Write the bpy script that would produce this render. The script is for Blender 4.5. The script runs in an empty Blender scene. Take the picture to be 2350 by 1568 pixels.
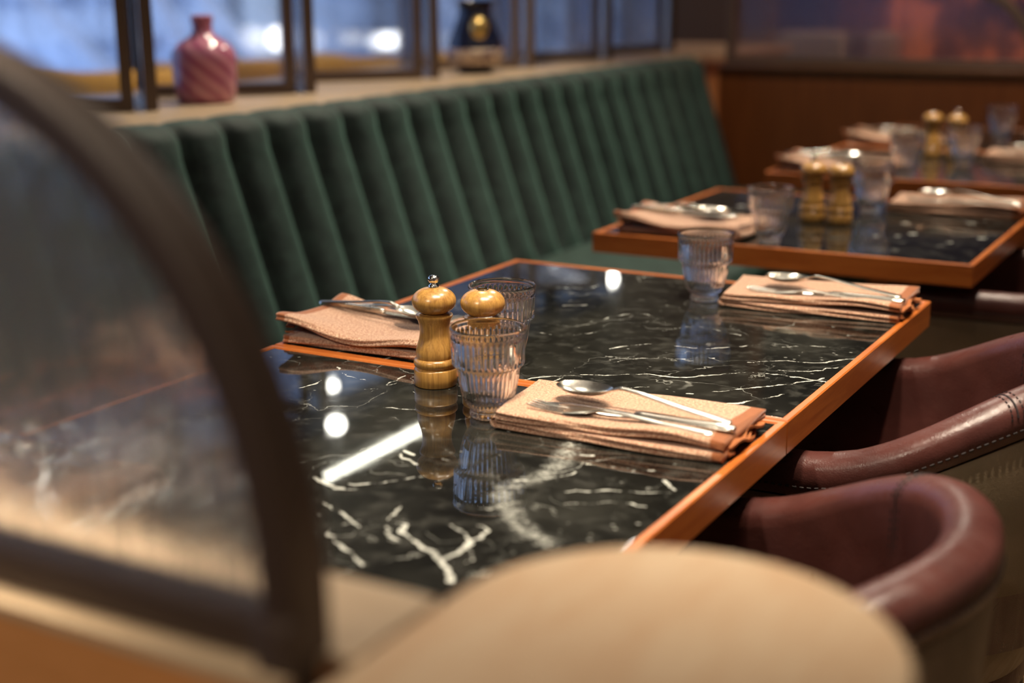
import bpy, bmesh, math, random
import numpy as np
from mathutils import Vector, Matrix
R = math.radians
sc = bpy.context.scene
COL = sc.collection
random.seed(4)

# ------------------------------------------------------------------ camera
cam_d = bpy.data.cameras.new('camera'); cam = bpy.data.objects.new('camera', cam_d); COL.objects.link(cam)
sc.camera = cam
YAW, PITCH, ROLL = -0.516497, 0.253984, -0.008462
f = Vector((math.sin(YAW)*math.cos(PITCH), math.cos(YAW)*math.cos(PITCH), -math.sin(PITCH)))
r0 = Vector((math.cos(YAW), -math.sin(YAW), 0)); u0 = r0.cross(f)
rr = math.cos(ROLL)*r0 + math.sin(ROLL)*u0; uu = -math.sin(ROLL)*r0 + math.cos(ROLL)*u0
cam.matrix_world = Matrix(((rr.x, uu.x, -f.x, 0), (rr.y, uu.y, -f.y, 0), (rr.z, uu.z, -f.z, 1.204), (0, 0, 0, 1)))
cam_d.sensor_width = 36.0
cam_d.lens = 3159.86/2350*36
cam_d.clip_start = 0.02
cam_d.dof.use_dof = True
cam_d.dof.focus_distance = 1.61
cam_d.dof.aperture_fstop = 2.35

# ------------------------------------------------------------------ world, light, exposure
w = bpy.data.worlds.new('world'); sc.world = w; w.use_nodes = True
w.node_tree.nodes['Background'].inputs[0].default_value = (0.75, 0.66, 0.58, 1)
w.node_tree.nodes['Background'].inputs[1].default_value = 0.045
sc.view_settings.view_transform = 'Standard'; sc.view_settings.look = 'None'
sc.view_settings.gamma = 1; sc.view_settings.use_curve_mapping = False
sc.view_settings.exposure = 0.0
sc.cycles.max_bounces = 20; sc.cycles.transmission_bounces = 20; sc.cycles.glossy_bounces = 5
sc.cycles.transparent_max_bounces = 12; sc.cycles.diffuse_bounces = 3
sc.cycles.sample_clamp_indirect = 8.0; sc.cycles.blur_glossy = 0.5
sc.cycles.caustics_refractive = True; sc.cycles.caustics_reflective = False

def spot(name, loc, target, power, col=(1, .85, .66), size=R(70), rad=.05, blend=.6):
    l = bpy.data.lights.new(name, 'SPOT'); l.energy = power; l.color = col; l.spot_size = size
    l.spot_blend = blend; l.shadow_soft_size = rad
    o = bpy.data.objects.new(name, l); COL.objects.link(o); o.location = loc
    o.rotation_euler = (Vector(target)-Vector(loc)).to_track_quat('-Z', 'Y').to_euler()
    return o
def area(name, loc, target, power, col, sx, sy):
    l = bpy.data.lights.new(name, 'AREA'); l.shape = 'RECTANGLE'; l.energy = power; l.color = col; l.size = sx; l.size_y = sy
    o = bpy.data.objects.new(name, l); COL.objects.link(o); o.location = loc
    o.rotation_euler = (Vector(target)-Vector(loc)).to_track_quat('-Z', 'Y').to_euler()
    return o
spot('spot_near_table', (-.50, 1.05, 2.75), (-.70, 1.25, .75), 175, size=R(56))
spot('spot_middle_table', (-.35, 2.1, 2.75), (-.66, 1.95, .75), 98, size=R(54))
spot('spot_far_tables', (-.45, 3.3, 2.75), (-.70, 3.1, .75), 195, size=R(66))
spot('spot_back_wall', (-.9, 4.3, 2.75), (-.8, 5.0, .6), 110, size=R(80))
spot('spot_aisle', (-.12, 1.3, 2.8), (-.08, 1.35, .75), 180, size=R(50))
spot('spot_partition', (-.35, .42, 2.75), (-.45, .5, 1.0), 24, size=R(55))
spot('spot_screen', (-.85, .47, 2.75), (-.78, .47, 1.2), 430, size=R(20))
spot('fill_partition_front', (-.9, -1.1, 2.5), (-.8, .43, .8), 110, size=R(42))  # unseen fill added behind the camera to brighten the partition front
spot('spot_banquette', (-1.60, 4.5, 2.75), (-1.9, 2.6, .75), 75, col=(1, .90, .74), size=R(85))
spot('spot_banquette_near', (-1.75, 2.9, 2.8), (-1.95, 1.9, .9), 55, col=(1, .90, .74), size=R(75))
spot('spot_ledge', (-2.15, 3.4, 2.8), (-2.3, 3.2, .9), 110, size=R(90))
spot('spot_window_seats', (-3.2, 4.8, 2.8), (-3.6, 4.6, .8), 80, size=R(95))
area('overhead_fill', (-.3, 1.2, 2.9), (-.3, 1.2, 0), 10, (1, .90, .76), 3.0, 4.2)  # unseen soft fill, added to brighten glass rims, cutlery and chairs
spot('fill_side_wall', (1.6, 2.0, 2.8), (2.8, 2.2, 1.3), 90, size=R(120))  # added wash on the unseen side wall, brightens glass edges and metal

# ------------------------------------------------------------------ node helpers
class NT:
    def __init__(s, name):
        s.m = bpy.data.materials.new(name); s.m.use_nodes = True; s.t = s.m.node_tree; s.t.nodes.clear()
        s.out = s.t.nodes.new('ShaderNodeOutputMaterial')
    def n(s, typ, **kw):
        x = s.t.nodes.new(typ)
        for k, v in kw.items():
            if k in x.inputs: s.set(x.inputs[k], v)
            else: setattr(x, k, v)
        return x
    def set(s, inp, v):
        if isinstance(v, bpy.types.NodeSocket): s.t.links.new(v, inp)
        elif isinstance(v, bpy.types.Node): s.t.links.new(v.outputs[0], inp)
        else:
            if isinstance(v, tuple) and len(v) == 3 and inp.type == 'RGBA': v = v + (1,)
            inp.default_value = v
    def math(s, op, a, b=0.0, c=None, clamp=False):
        x = s.t.nodes.new('ShaderNodeMath'); x.operation = op; x.use_clamp = clamp
        s.set(x.inputs[0], a); s.set(x.inputs[1], b)
        if c is not None: s.set(x.inputs[2], c)
        return x.outputs[0]
    def mix(s, fac, a, b):
        x = s.t.nodes.new('ShaderNodeMix'); x.data_type = 'RGBA'
        s.set(x.inputs['Factor'], fac); s.set(x.inputs[6], a); s.set(x.inputs[7], b)
        return x.outputs[2]
    def noise(s, scale, detail=3, rough=.5, vec=None, dist=0):
        x = s.n('ShaderNodeTexNoise'); x.inputs['Scale'].default_value = scale; x.inputs['Detail'].default_value = detail
        x.inputs['Roughness'].default_value = rough; x.inputs['Distortion'].default_value = dist
        if vec is not None: s.set(x.inputs['Vector'], vec)
        return x.outputs[0]
    def ramp(s, fac, a, b, lo=0., hi=1.):
        x = s.n('ShaderNodeMapRange'); s.set(x.inputs[0], fac); x.inputs[1].default_value = a; x.inputs[2].default_value = b
        x.inputs[3].default_value = lo; x.inputs[4].default_value = hi; x.interpolation_type = 'SMOOTHSTEP'
        return x.outputs[0]
    def coord(s, kind='Object', scale=None):
        x = s.n('ShaderNodeTexCoord').outputs[kind]
        if scale:
            m = s.n('ShaderNodeMapping'); s.set(m.inputs[0], x); m.inputs['Scale'].default_value = scale; return m.outputs[0]
        return x
    def bump(s, h, strength=.3, dist=.001):
        x = s.n('ShaderNodeBump'); x.inputs['Strength'].default_value = strength; x.inputs['Distance'].default_value = dist
        s.set(x.inputs['Height'], h); return x.outputs[0]
    def pbr(s, **kw):
        x = s.n('ShaderNodeBsdfPrincipled')
        al = dict(col='Base Color', rough='Roughness', metal='Metallic', trans='Transmission Weight', coat='Coat Weight',
                  coatr='Coat Roughness', sheen='Sheen Weight', sheenr='Sheen Roughness', sheent='Sheen Tint', nrm='Normal', ior='IOR', spec='Specular IOR Level',
                  emi='Emission Color', emis='Emission Strength', sss='Subsurface Weight', aniso='Anisotropic')
        for k, v in kw.items(): s.set(x.inputs[al[k]], v)
        s.t.links.new(x.outputs[0], s.out.inputs[0]); return x

M = {}
def m_marble():
    t = NT('black_marble'); co = t.coord()
    big = t.noise(5, 4, .6, co); mid = t.noise(45, 4, .6, co); fine = t.noise(420, 3, .6, co)
    va = t.n('ShaderNodeAttribute', attribute_name='vein').outputs['Fac']
    vb = t.n('ShaderNodeAttribute', attribute_name='band').outputs['Fac']
    d = t.math('ADD', va, t.math('MULTIPLY', t.math('SUBTRACT', mid, .5), .0080))
    d = t.math('ADD', d, t.math('MULTIPLY', t.math('SUBTRACT', t.noise(150, 3, .6, co), .5), .0036))
    d = t.math('ADD', d, t.math('MULTIPLY', t.math('SUBTRACT', fine, .5), .0022))
    vein = t.math('MULTIPLY', t.ramp(d, .0003, -.0010, 0, 1), t.ramp(t.noise(70, 4, .7, co), .34, .52, .35, 1))
    db = t.math('ADD', vb, t.math('MULTIPLY', t.math('SUBTRACT', t.noise(110, 5, .75, co), .5), .05))
    band = t.math('MULTIPLY', t.ramp(db, .010, -.012, 0, .62), t.ramp(t.noise(190, 5, .75, co), .40, .60, .12, 1))
    # fine natural veins
    wn = t.n('ShaderNodeTexNoise'); wn.inputs['Scale'].default_value = 6; wn.inputs['Detail'].default_value = 6; t.set(wn.inputs['Vector'], co)
    vm = t.n('ShaderNodeVectorMath', operation='MULTIPLY_ADD'); t.set(vm.inputs[0], wn.outputs['Color']); vm.inputs[1].default_value = (.35, .35, .0); t.set(vm.inputs[2], co)
    vo = t.n('ShaderNodeTexVoronoi', feature='DISTANCE_TO_EDGE'); vo.inputs['Scale'].default_value = 9; t.set(vo.inputs['Vector'], vm.outputs[0])
    hair = t.ramp(vo.outputs[0], .012, .002, 0, 1)
    hair = t.math('MULTIPLY', hair, t.ramp(t.noise(11, 3, .6, co), .48, .68, 0, .40))
    spk = t.n('ShaderNodeTexVoronoi', feature='F1'); spk.inputs['Scale'].default_value = 75; t.set(spk.inputs['Vector'], t.coord('Object', (.7, 1.1, 1)))
    sp = t.ramp(spk.outputs['Distance'], .16, .06, 0, 1)
    sp = t.math('MULTIPLY', sp, t.ramp(t.noise(30, 2, .5, co), .56, .66, 0, .55))
    k = t.math('MAXIMUM', t.math('MAXIMUM', vein, band), t.math('MAXIMUM', hair, sp), clamp=True)
    base = t.mix(t.ramp(big, .35, .75), (.006, .006, .005), (.030, .030, .025))
    base = t.mix(t.ramp(mid, .48, .75, 0, .7), base, (.055, .055, .048))
    col = t.mix(k, base, (.66, .67, .61))
    ro = t.ramp(t.noise(30, 4, .6, co), .3, .8, .018, .045)
    t.pbr(col=col, rough=ro, spec=.6, coat=.06, coatr=.16)
    return t.m
M['marble'] = m_marble()

def m_wood(name, c1, c2, scale=(3, 40, 40), rough=.4, coat=.2, nscale=4):
    t = NT(name); co = t.coord('Object', scale)
    n1 = t.noise(nscale, 5, .6, co, .6)
    n2 = t.noise(nscale*6, 3, .5, co)
    col = t.mix(t.ramp(t.math('ADD', n1, t.math('MULTIPLY', n2, .25)), .4, .85), c1, c2)
    t.pbr(col=col, rough=rough, coat=coat, coatr=.25, nrm=t.bump(n1, .08, .0005)); return t.m
M['rim'] = m_wood('rim_wood', (.42, .105, .016), (.56, .165, .030), (2, 2, 20), .36, .35)
M['mill'] = m_wood('mill_wood', (.60, .33, .085), (.34, .165, .04), (110, 110, 5), .30, .55, 2.2)
M['mill'] .name = 'mill_wood'
M['ledge'] = m_wood('ledge_wood', (.50, .37, .24), (.42, .30, .185), (4, 60, 4), .42, .1)
M['cap_wood'] = m_wood('cap_wood', (.44, .32, .205), (.40, .26, .15), (9, 2.5, 4), .75, .0)
M['ledge_front'] = m_wood('ledge_front', (.56, .24, .08), (.48, .20, .06), (4, 4, 30), .4, .1)
M['panel'] = m_wood('panel_wood', (.155, .052, .016), (.105, .035, .011), (18, 18, 1.5), .38, .25)
M['legwood'] = m_wood('leg_wood', (.012, .008, .006), (.02, .012, .009), (30, 30, 3), .4, .2)
M['floor'] = m_wood('floor_wood', (.20, .13, .065), (.14, .085, .04), (2, 14, 2), .45, .1)

def simple(name, col, rough=.5, metal=0, **kw):
    t = NT(name); t.pbr(col=col, rough=rough, metal=metal, **kw); return t.m
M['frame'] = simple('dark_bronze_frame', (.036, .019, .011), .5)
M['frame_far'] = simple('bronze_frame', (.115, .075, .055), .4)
M['chrome'] = simple('chrome', (.85, .82, .76), .08, 1)
M['black_metal'] = simple('black_metal', (.015, .015, .016), .4, .6)
M['dark'] = simple('ceiling_dark', (.16, .12, .09), .9)
M['white'] = simple('white_top', (.6, .6, .6), .4)
M['yellow'] = simple('mustard_upholstery', (.72, .36, .02), .7)
M['stitch'] = simple('dark_thread', (.012, .005, .005), .7)
def m_steel():
    t = NT('brushed_steel'); co = t.coord()
    n = t.noise(700, 2, .5, co)
    t.pbr(col=(.78, .74, .66), metal=1.0, rough=t.ramp(n, .3, .7, .21, .26), nrm=t.bump(n, .02, .0002)); return t.m
M['steel'] = m_steel()
def m_glass():
    t = NT('clear_glass'); g = t.n('ShaderNodeBsdfGlass'); g.inputs['Color'].default_value = (1, 1, 1, 1)
    g.inputs['Roughness'].default_value = 0.0; g.inputs['IOR'].default_value = 1.48
    t.t.links.new(g.outputs[0], t.out.inputs[0]); return t.m
M['glass'] = m_glass()
def m_reeded(name, rough, scale, strength, tint=(.9, .93, .95), haze=.0, hazecol=(.6, .6, .6), wave=0):
    # ribbed architectural glass: vertical reeds
    t = NT(name); co = t.coord('Object')
    sx = t.n('ShaderNodeSeparateXYZ'); t.set(sx.inputs[0], co)
    s = t.math('ABSOLUTE', t.math('SINE', t.math('MULTIPLY', sx.outputs[0], scale)))
    if wave: s = t.math('ADD', s, t.math('MULTIPLY', t.noise(1.0, 3, .6, t.coord('Object', (55, 1, 7))), wave))
    b = t.bump(s, strength, .004)
    g = t.n('ShaderNodeBsdfRefraction'); t.set(g.inputs['Color'], tint); g.inputs['Roughness'].default_value = rough; g.inputs['IOR'].default_value = 1.12
    t.set(g.inputs['Normal'], b)
    tr = t.n('ShaderNodeBsdfTransparent'); t.set(tr.inputs[0], tint)
    gl = t.n('ShaderNodeBsdfGlossy'); gl.inputs['Roughness'].default_value = .12; t.set(gl.inputs['Normal'], b)
    dl = t.n('ShaderNodeBsdfTranslucent'); t.set(dl.inputs[0], hazecol)
    m1 = t.n('ShaderNodeMixShader'); m1.inputs[0].default_value = .35; t.set(m1.inputs[1], g); t.set(m1.inputs[2], tr)
    m2 = t.n('ShaderNodeMixShader'); m2.inputs[0].default_value = .10; t.set(m2.inputs[1], m1); t.set(m2.inputs[2], gl)
    m3 = t.n('ShaderNodeMixShader'); m3.inputs[0].default_value = haze; t.set(m3.inputs[1], m2); t.set(m3.inputs[2], dl)
    t.set(t.out.inputs[0], m3); return t.m
M['reeded_near'] = m_reeded('reeded_glass_near', .02, 420, .8, (1, 1, 1), .07, (.9, .9, .92), 7)
M['reeded'] = m_reeded('reeded_glass', .05, 500, .35, (.86, .88, .95), .03)
M['reeded_far'] = m_reeded('reeded_glass_far', .03, 160, .7, (.85, .82, .88), .05, (.6, .5, .5))
def m_velvet():
    t = NT('green_velvet'); co = t.coord()
    n = t.ramp(t.noise(17, 5, .7, co), .38, .66)
    n2 = t.noise(120, 3, .6, co)
    col = t.mix(n, (.0035, .012, .011), (.017, .037, .032))
    t.pbr(col=col, rough=.75, sheen=.45, sheenr=.4, sheent=(.35, .75, .6), nrm=t.bump(n2, .25, .002)); return t.m
M['velvet'] = m_velvet()
def m_leather(name, c1, c2, rough=.31):
    t = NT(name); co = t.coord()
    vo = t.n('ShaderNodeTexVoronoi', feature='DISTANCE_TO_EDGE'); vo.inputs['Scale'].default_value = 420; t.set(vo.inputs['Vector'], co)
    h = t.math('ADD', t.math('MULTIPLY', vo.outputs[0], .8), t.noise(260, 4, .6, co))
    wr = t.noise(24, 4, .6, t.coord('Object', (1, 3, 1)), .8)
    col = t.mix(t.ramp(t.noise(9, 3, .6, co), .35, .7), c1, c2)
    t.pbr(col=col, rough=t.ramp(wr, .3, .7, rough-.05, rough+.1), nrm=t.bump(t.math('ADD', h, t.math('MULTIPLY', wr, 2.5)), .28, .0009), spec=.5); return t.m
M['leather'] = m_leather('burgundy_leather', (.060, .019, .016), (.092, .030, .025))
M['taupe'] = m_leather('taupe_upholstery', (.17, .125, .075), (.22, .16, .10), .5)
def m_weave():
    t = NT('melange_napkin_weave'); uv = t.coord('UV')
    sx = t.n('ShaderNodeSeparateXYZ'); t.set(sx.inputs[0], uv)
    tw = t.math('SINE', t.math('MULTIPLY', t.math('ADD', sx.outputs[0], sx.outputs[1]), 4200))
    n = t.noise(900, 2, .6, uv)
    n2 = t.noise(330, 3, .6, uv)
    k = t.ramp(t.math('ADD', t.math('ADD', n, t.math('MULTIPLY', tw, .12)), t.math('MULTIPLY', n2, .7)), .76, 1.0)
    col = t.mix(k, (.27, .09, .04), (.84, .585, .41))
    hem = t.n('ShaderNodeAttribute', attribute_name='hem').outputs['Fac']
    hc = t.mix(t.ramp(tw, -.5, .8), (.20, .055, .014), (.42, .135, .035))
    col = t.mix(t.math('GREATER_THAN', hem, .5), col, hc)
    t.pbr(col=col, rough=.85, sheen=.25, nrm=t.bump(t.math('ADD', tw, n), .35, .0006)); return t.m
M['weave'] = m_weave()
def m_pink():
    t = NT('pink_swirl_glaze'); co = t.coord('Object')
    sx = t.n('ShaderNodeSeparateXYZ'); t.set(sx.inputs[0], co)
    ang = t.math('ARCTAN2', sx.outputs[1], sx.outputs[0])
    s = t.math('SINE', t.math('ADD', t.math('MULTIPLY', ang, 9), t.math('MULTIPLY', sx.outputs[2], 150)))
    col = t.mix(t.ramp(s, -.6, .9), (.40, .11, .20), (.62, .26, .34))
    t.pbr(col=col, rough=.18, coat=.6, coatr=.08); return t.m
M['pink'] = m_pink()
M['navy'] = simple('navy_glaze', (.010, .013, .035), .14, coat=.6)
M['gold'] = simple('gold_glaze', (.62, .42, .14), .2, .7)
def emit(name, col, s):
    t = NT(name); e = t.n('ShaderNodeEmission'); t.set(e.inputs[0], col); e.inputs[1].default_value = s
    t.set(t.out.inputs[0], e); return t.m
M['lamp'] = emit('lamp_glow', (1, .97, .85), 6)
M['led'] = emit('led_glow', (1, .97, .80), 30)
M['pend'] = emit('pendant_glow', (1, .97, .85), 45)
M['candle'] = emit('warm_bulb', (1, .78, .48), 5)
def m_outside():
    t = NT('lit_facade'); co = t.coord('Object')
    sx = t.n('ShaderNodeSeparateXYZ'); t.set(sx.inputs[0], co)
    n = t.noise(.8, 4, .6, co); n2 = t.noise(3.5, 3, .6, t.coord('Object', (1, 1.6, .7)))
    fl = t.ramp(t.math('SINE', t.math('MULTIPLY', sx.outputs[2], 9)), -.2, .6)
    fine = t.ramp(t.math('SINE', t.math('MULTIPLY', sx.outputs[1], 42)), -.9, .9, .75, 1)
    col = t.mix(t.ramp(n2, .36, .58), (.012, .035, .12), (.36, .55, .95))
    col = t.mix(t.math('MULTIPLY', fl, .35), col, (.5, .68, 1))
    fade = t.ramp(sx.outputs[1], 8, 17, 1, .28)
    e = t.n('ShaderNodeEmission'); t.set(e.inputs[0], col); t.set(e.inputs[1], t.math('MULTIPLY', t.math('MULTIPLY', fine, fade), 2.05))
    t.set(t.out.inputs[0], e); return t.m
M['outside'] = m_outside()

# ------------------------------------------------------------------ geometry helpers
def mesh(name, vs, fs, mat, parent=None, loc=(0, 0, 0), rot=(0, 0, 0), smooth=True, angle=None):
    me = bpy.data.meshes.new(name); me.from_pydata([tuple(map(float, v)) for v in vs], [], fs)
    me.validate(); me.update()
    if smooth: me.shade_smooth()
    me.materials.append(mat)
    o = bpy.data.objects.new(name, me); COL.objects.link(o); o.parent = parent; o.location = loc; o.rotation_euler = rot
    if smooth and angle:
        me.set_sharp_from_angle(angle=angle)
    return o
def from_bm(name, bm, mat, parent=None, loc=(0, 0, 0), rot=(0, 0, 0), smooth=False):
    me = bpy.data.meshes.new(name); bmesh.ops.recalc_face_normals(bm, faces=bm.faces); bm.to_mesh(me); bm.free()
    if smooth: me.shade_smooth(); me.set_sharp_from_angle(angle=R(40))
    me.materials.append(mat)
    o = bpy.data.objects.new(name, me); COL.objects.link(o); o.parent = parent; o.location = loc; o.rotation_euler = rot
    return o
def bm_box(bm, lo, hi, bev=0, seg=2):
    r = bmesh.ops.create_cube(bm, size=1); vs = r['verts']
    for v in vs: v.co = Vector([lo[i]+(hi[i]-lo[i])*(v.co[i]+.5) for i in range(3)])
    if bev:
        es = list({e for v in vs for e in v.link_edges})
        bmesh.ops.bevel(bm, geom=es, offset=bev, segments=seg, affect='EDGES', profile=.5)
def box(name, lo, hi, mat, parent=None, bev=0, loc=(0, 0, 0), rot=(0, 0, 0), seg=2):
    bm = bmesh.new(); bm_box(bm, lo, hi, bev, seg); return from_bm(name, bm, mat, parent, loc, rot, bev > 0)
def empty(name, loc=(0, 0, 0), rz=0):
    o = bpy.data.objects.new(name, None); COL.objects.link(o); o.location = loc; o.rotation_euler = (0, 0, rz); o.empty_display_size = .05
    return o
def tag(o, label=None, cat=None, group=None, kind=None):
    if label: o['label'] = label
    if cat: o['category'] = cat
    if group: o['group'] = group
    if kind: o['kind'] = kind
    return o
def struct(o, label=None):
    o['kind'] = 'structure'
    if label: o['label'] = label
    return o
def copy_tree(o, parent=None):
    c = o.copy(); COL.objects.link(c); c.parent = parent
    for ch in list(o.children): copy_tree(ch, c)
    return c
def lathe(name, prof, mat, parent=None, seg=64, loc=(0, 0, 0), rmod=None, closed=False, smooth=True, angle=R(50)):
    """prof: list of (r, z). rmod(i, r, z, theta)->r. closed: profile is a closed loop (walls of a vessel)"""
    vs = []; fs = []; n = len(prof)
    for i, (r, z) in enumerate(prof):
        for k in range(seg):
            th = 2*math.pi*k/seg; q = rmod(i, r, z, th) if rmod else r
            vs.append((q*math.cos(th), q*math.sin(th), z))
    for i in range(n-1):
        for k in range(seg):
            a = i*seg+k; b = i*seg+(k+1) % seg; fs.append((a, b, b+seg, a+seg))
    if prof[0][0] > 1e-6 and not closed: fs.append(tuple(range(seg-1, -1, -1)))
    if prof[-1][0] > 1e-6 and not closed: fs.append(tuple((n-1)*seg+k for k in range(seg)))
    o = mesh(name, vs, fs, mat, parent, loc, smooth=False)
    bm = bmesh.new(); bm.from_mesh(o.data); bmesh.ops.remove_doubles(bm, verts=bm.verts, dist=1e-6)
    bmesh.ops.recalc_face_normals(bm, faces=bm.faces); bm.to_mesh(o.data); bm.free()
    if smooth:
        o.data.shade_smooth()
        if angle: o.data.set_sharp_from_angle(angle=angle)
    return o
def tube(bm, pts, r, seg=10):
    pts = [Vector(p) for p in pts]; rings = []
    for i, p in enumerate(pts):
        d = (pts[min(i+1, len(pts)-1)]-pts[max(i-1, 0)]).normalized()
        a = d.orthogonal().normalized(); b = d.cross(a)
        if i: # keep frames aligned
            a = (pa - d*pa.dot(d)).normalized(); b = d.cross(a)
        pa = a; rad = r[i] if isinstance(r, (list, tuple)) else r
        rings.append([bm.verts.new(p+rad*(a*math.cos(2*math.pi*k/seg)+b*math.sin(2*math.pi*k/seg))) for k in range(seg)])
    for i in range(len(rings)-1):
        for k in range(seg): bm.faces.new((rings[i][k], rings[i][(k+1) % seg], rings[i+1][(k+1) % seg], rings[i+1][k]))
    bm.faces.new(rings[0][::-1]); bm.faces.new(rings[-1])
def sst(x, a, b):
    t = min(1, max(0, (x-a)/(b-a))); return t*t*(3-2*t)
def interp(x, xs, ys): return float(np.interp(x, xs, ys))

# ================================================================== THE SETTING
ZL = .90          # height of the low wood partitions
struct(box('floor', (-7, -1.5, -.05), (3, 14, 0), M['floor']), 'dark wood floor of the restaurant')
struct(box('ceiling', (-7, -1.5, 3.75), (3, 14, 3.8), M['dark']), 'dark ceiling')
FARY = 5.0
struct(box('wall_back', (-1.93, FARY, 0), (1.6, FARY+.12, .885), m_wood('back_panel_wood', (.20, .062, .018), (.145, .042, .012), (14, 14, 1), .35, .3)), 'low reddish brown wood wall at the end of the banquette')
struct(box('trim_1', (-1.93, FARY-.012, .885), (1.6, FARY+.15, .905), m_wood('trim_wood', (.16, .075, .035), (.12, .05, .02), (4, 20, 20), .3, .5), bev=.004), 'dark wood capping on the back wall')
# low wall behind the banquette and its wide ledge
struct(box('wall_left', (-2.72, .54, 0), (-2.09, 6.2, .895), M['ledge_front']), 'low wall behind the green banquette')
struct(box('trim_2', (-2.76, .54, .895), (-2.05, 6.2, .93), M['ledge'], bev=.005), 'pale wooden ledge behind the green banquette')
# near partition: wall with wooden top, turning into a round-ended leg
def near_partition():
    struct(box('wall_front', (-2.05, .436, 0), (-.367, .53, ZL-.006), M['ledge_front']), 'low partition wall in the foreground')
    bm = bmesh.new(); bm_box(bm, (-2.05, .434, ZL-.006), (-.367, .470, ZL)); bm_box(bm, (-2.05, .470, ZL-.006), (-.354, .545, ZL))
    o = from_bm('trim_3', bm, M['ledge'], smooth=True); struct(o, 'pale wooden ledge under the arched glass screen')
    xc, rad, ye = -.2355, .1175, .556
    def outline(r, y0):
        pts = [(xc-r, y0)] + [(xc+r*math.cos(a), ye+r*math.sin(a)) for a in np.linspace(math.pi, 0, 40)] + [(xc+r, y0)]
        return pts
    def slab(name, r, y0, z0, z1, mat, bev):
        prof = [(0, z0), (0, z1-bev)] + [(bev*(1-math.cos(a)), z1-bev+bev*math.sin(a)) for a in np.linspace(0, math.pi/2, 5)][1:]
        vs = []; n = 0
        for ins, z in prof:
            P = outline(r-ins, y0); n = len(P); vs += [(x, y, z) for x, y in P]
        fs = []
        for i in range(len(prof)-1):
            for k in range(n): fs.append((i*n+k, i*n+(k+1) % n, (i+1)*n+(k+1) % n, (i+1)*n+k))
        fs.append(tuple(range(n-1, -1, -1))); fs.append(tuple((len(prof)-1)*n+k for k in range(n)))
        return mesh(name, vs, fs, mat, angle=R(35))
    struct(slab('trim_4', rad, .16, ZL-.034, ZL+.0005, M['cap_wood'], .006), 'rounded pale wooden end of the partition top')
    struct(slab('wall_right', rad-.008, .17, 0, ZL-.034, M['ledge_front'], .001), 'round-ended wooden partition wall below its pale top')
near_partition()

# window wall on the far left and the lit facade outside
def window_wall():
    X = -6.0
    ys = [2.6, 6.08, 8.72, 11.3, 13.9]
    struct(box('wall_window_side', (X-.1, -1.5, 0), (X, 14, .35), M['dark']), 'low wall under the windows')
    struct(box('wall_above_windows', (X-.1, -1.5, 3.5), (X, 14, 3.75), M['dark']), 'wall above the windows')
    for i in range(4):
        f = empty('window_%d' % (i+1), (X, (ys[i]+ys[i+1])/2, .35)); struct(f, 'tall window to the blue-lit street')
        h = (ys[i+1]-ys[i])/2
        bm = bmesh.new()
        bm_box(bm, (-.06, -h, 0), (.06, -h+.07, 3.15)); bm_box(bm, (-.06, h-.07, 0), (.06, h, 3.15))
        bm_box(bm, (-.06, -h+.07, 0), (.06, h-.07, .06)); bm_box(bm, (-.06, -h+.07, 3.08), (.06, h-.07, 3.15))
        from_bm('window_frame', bm, M['black_metal'], f)
    struct(box('backdrop', (-10.2, -4, -1), (-10, 24, 9), M['outside']), 'blue lit glass facade across the street')
    # steel braces in front of the facade; emission stands in for light on them
    bm = bmesh.new()
    for (y0, z0, y1, z1) in ((5.58, 3.4, 11.07, -.8), (8.34, 3.4, 12.85, -.8), (8.7, 3.4, 11.3, -.8), (12.4, 3.4, 17., -.4), (3.4, 3.0, 8.2, -.8), (9.0, 2.2, 13.2, 2.2), (7.4, .25, 13.2, .25)):
        tube(bm, [(-9.6, y0, z0), (-9.6, y1, z1)], .075, 8)
    st = NT('steel_painted_glow'); e = st.pbr(col=(.7, .78, .9), rough=.4, emi=(.55, .7, 1, 1), emis=.8)
    struct(from_bm('exterior_bracing', bm, st.m, smooth=True), 'pale diagonal steel braces outside the windows')
window_wall()
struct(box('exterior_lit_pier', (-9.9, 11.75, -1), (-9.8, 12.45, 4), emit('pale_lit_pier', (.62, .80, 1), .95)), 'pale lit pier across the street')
struct(box('exterior_dark_pier', (-9.75, 11.25, -1), (-9.7, 11.5, 4), simple('dark_pier', (.01, .02, .05), .6)), 'dark pier across the street')

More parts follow.
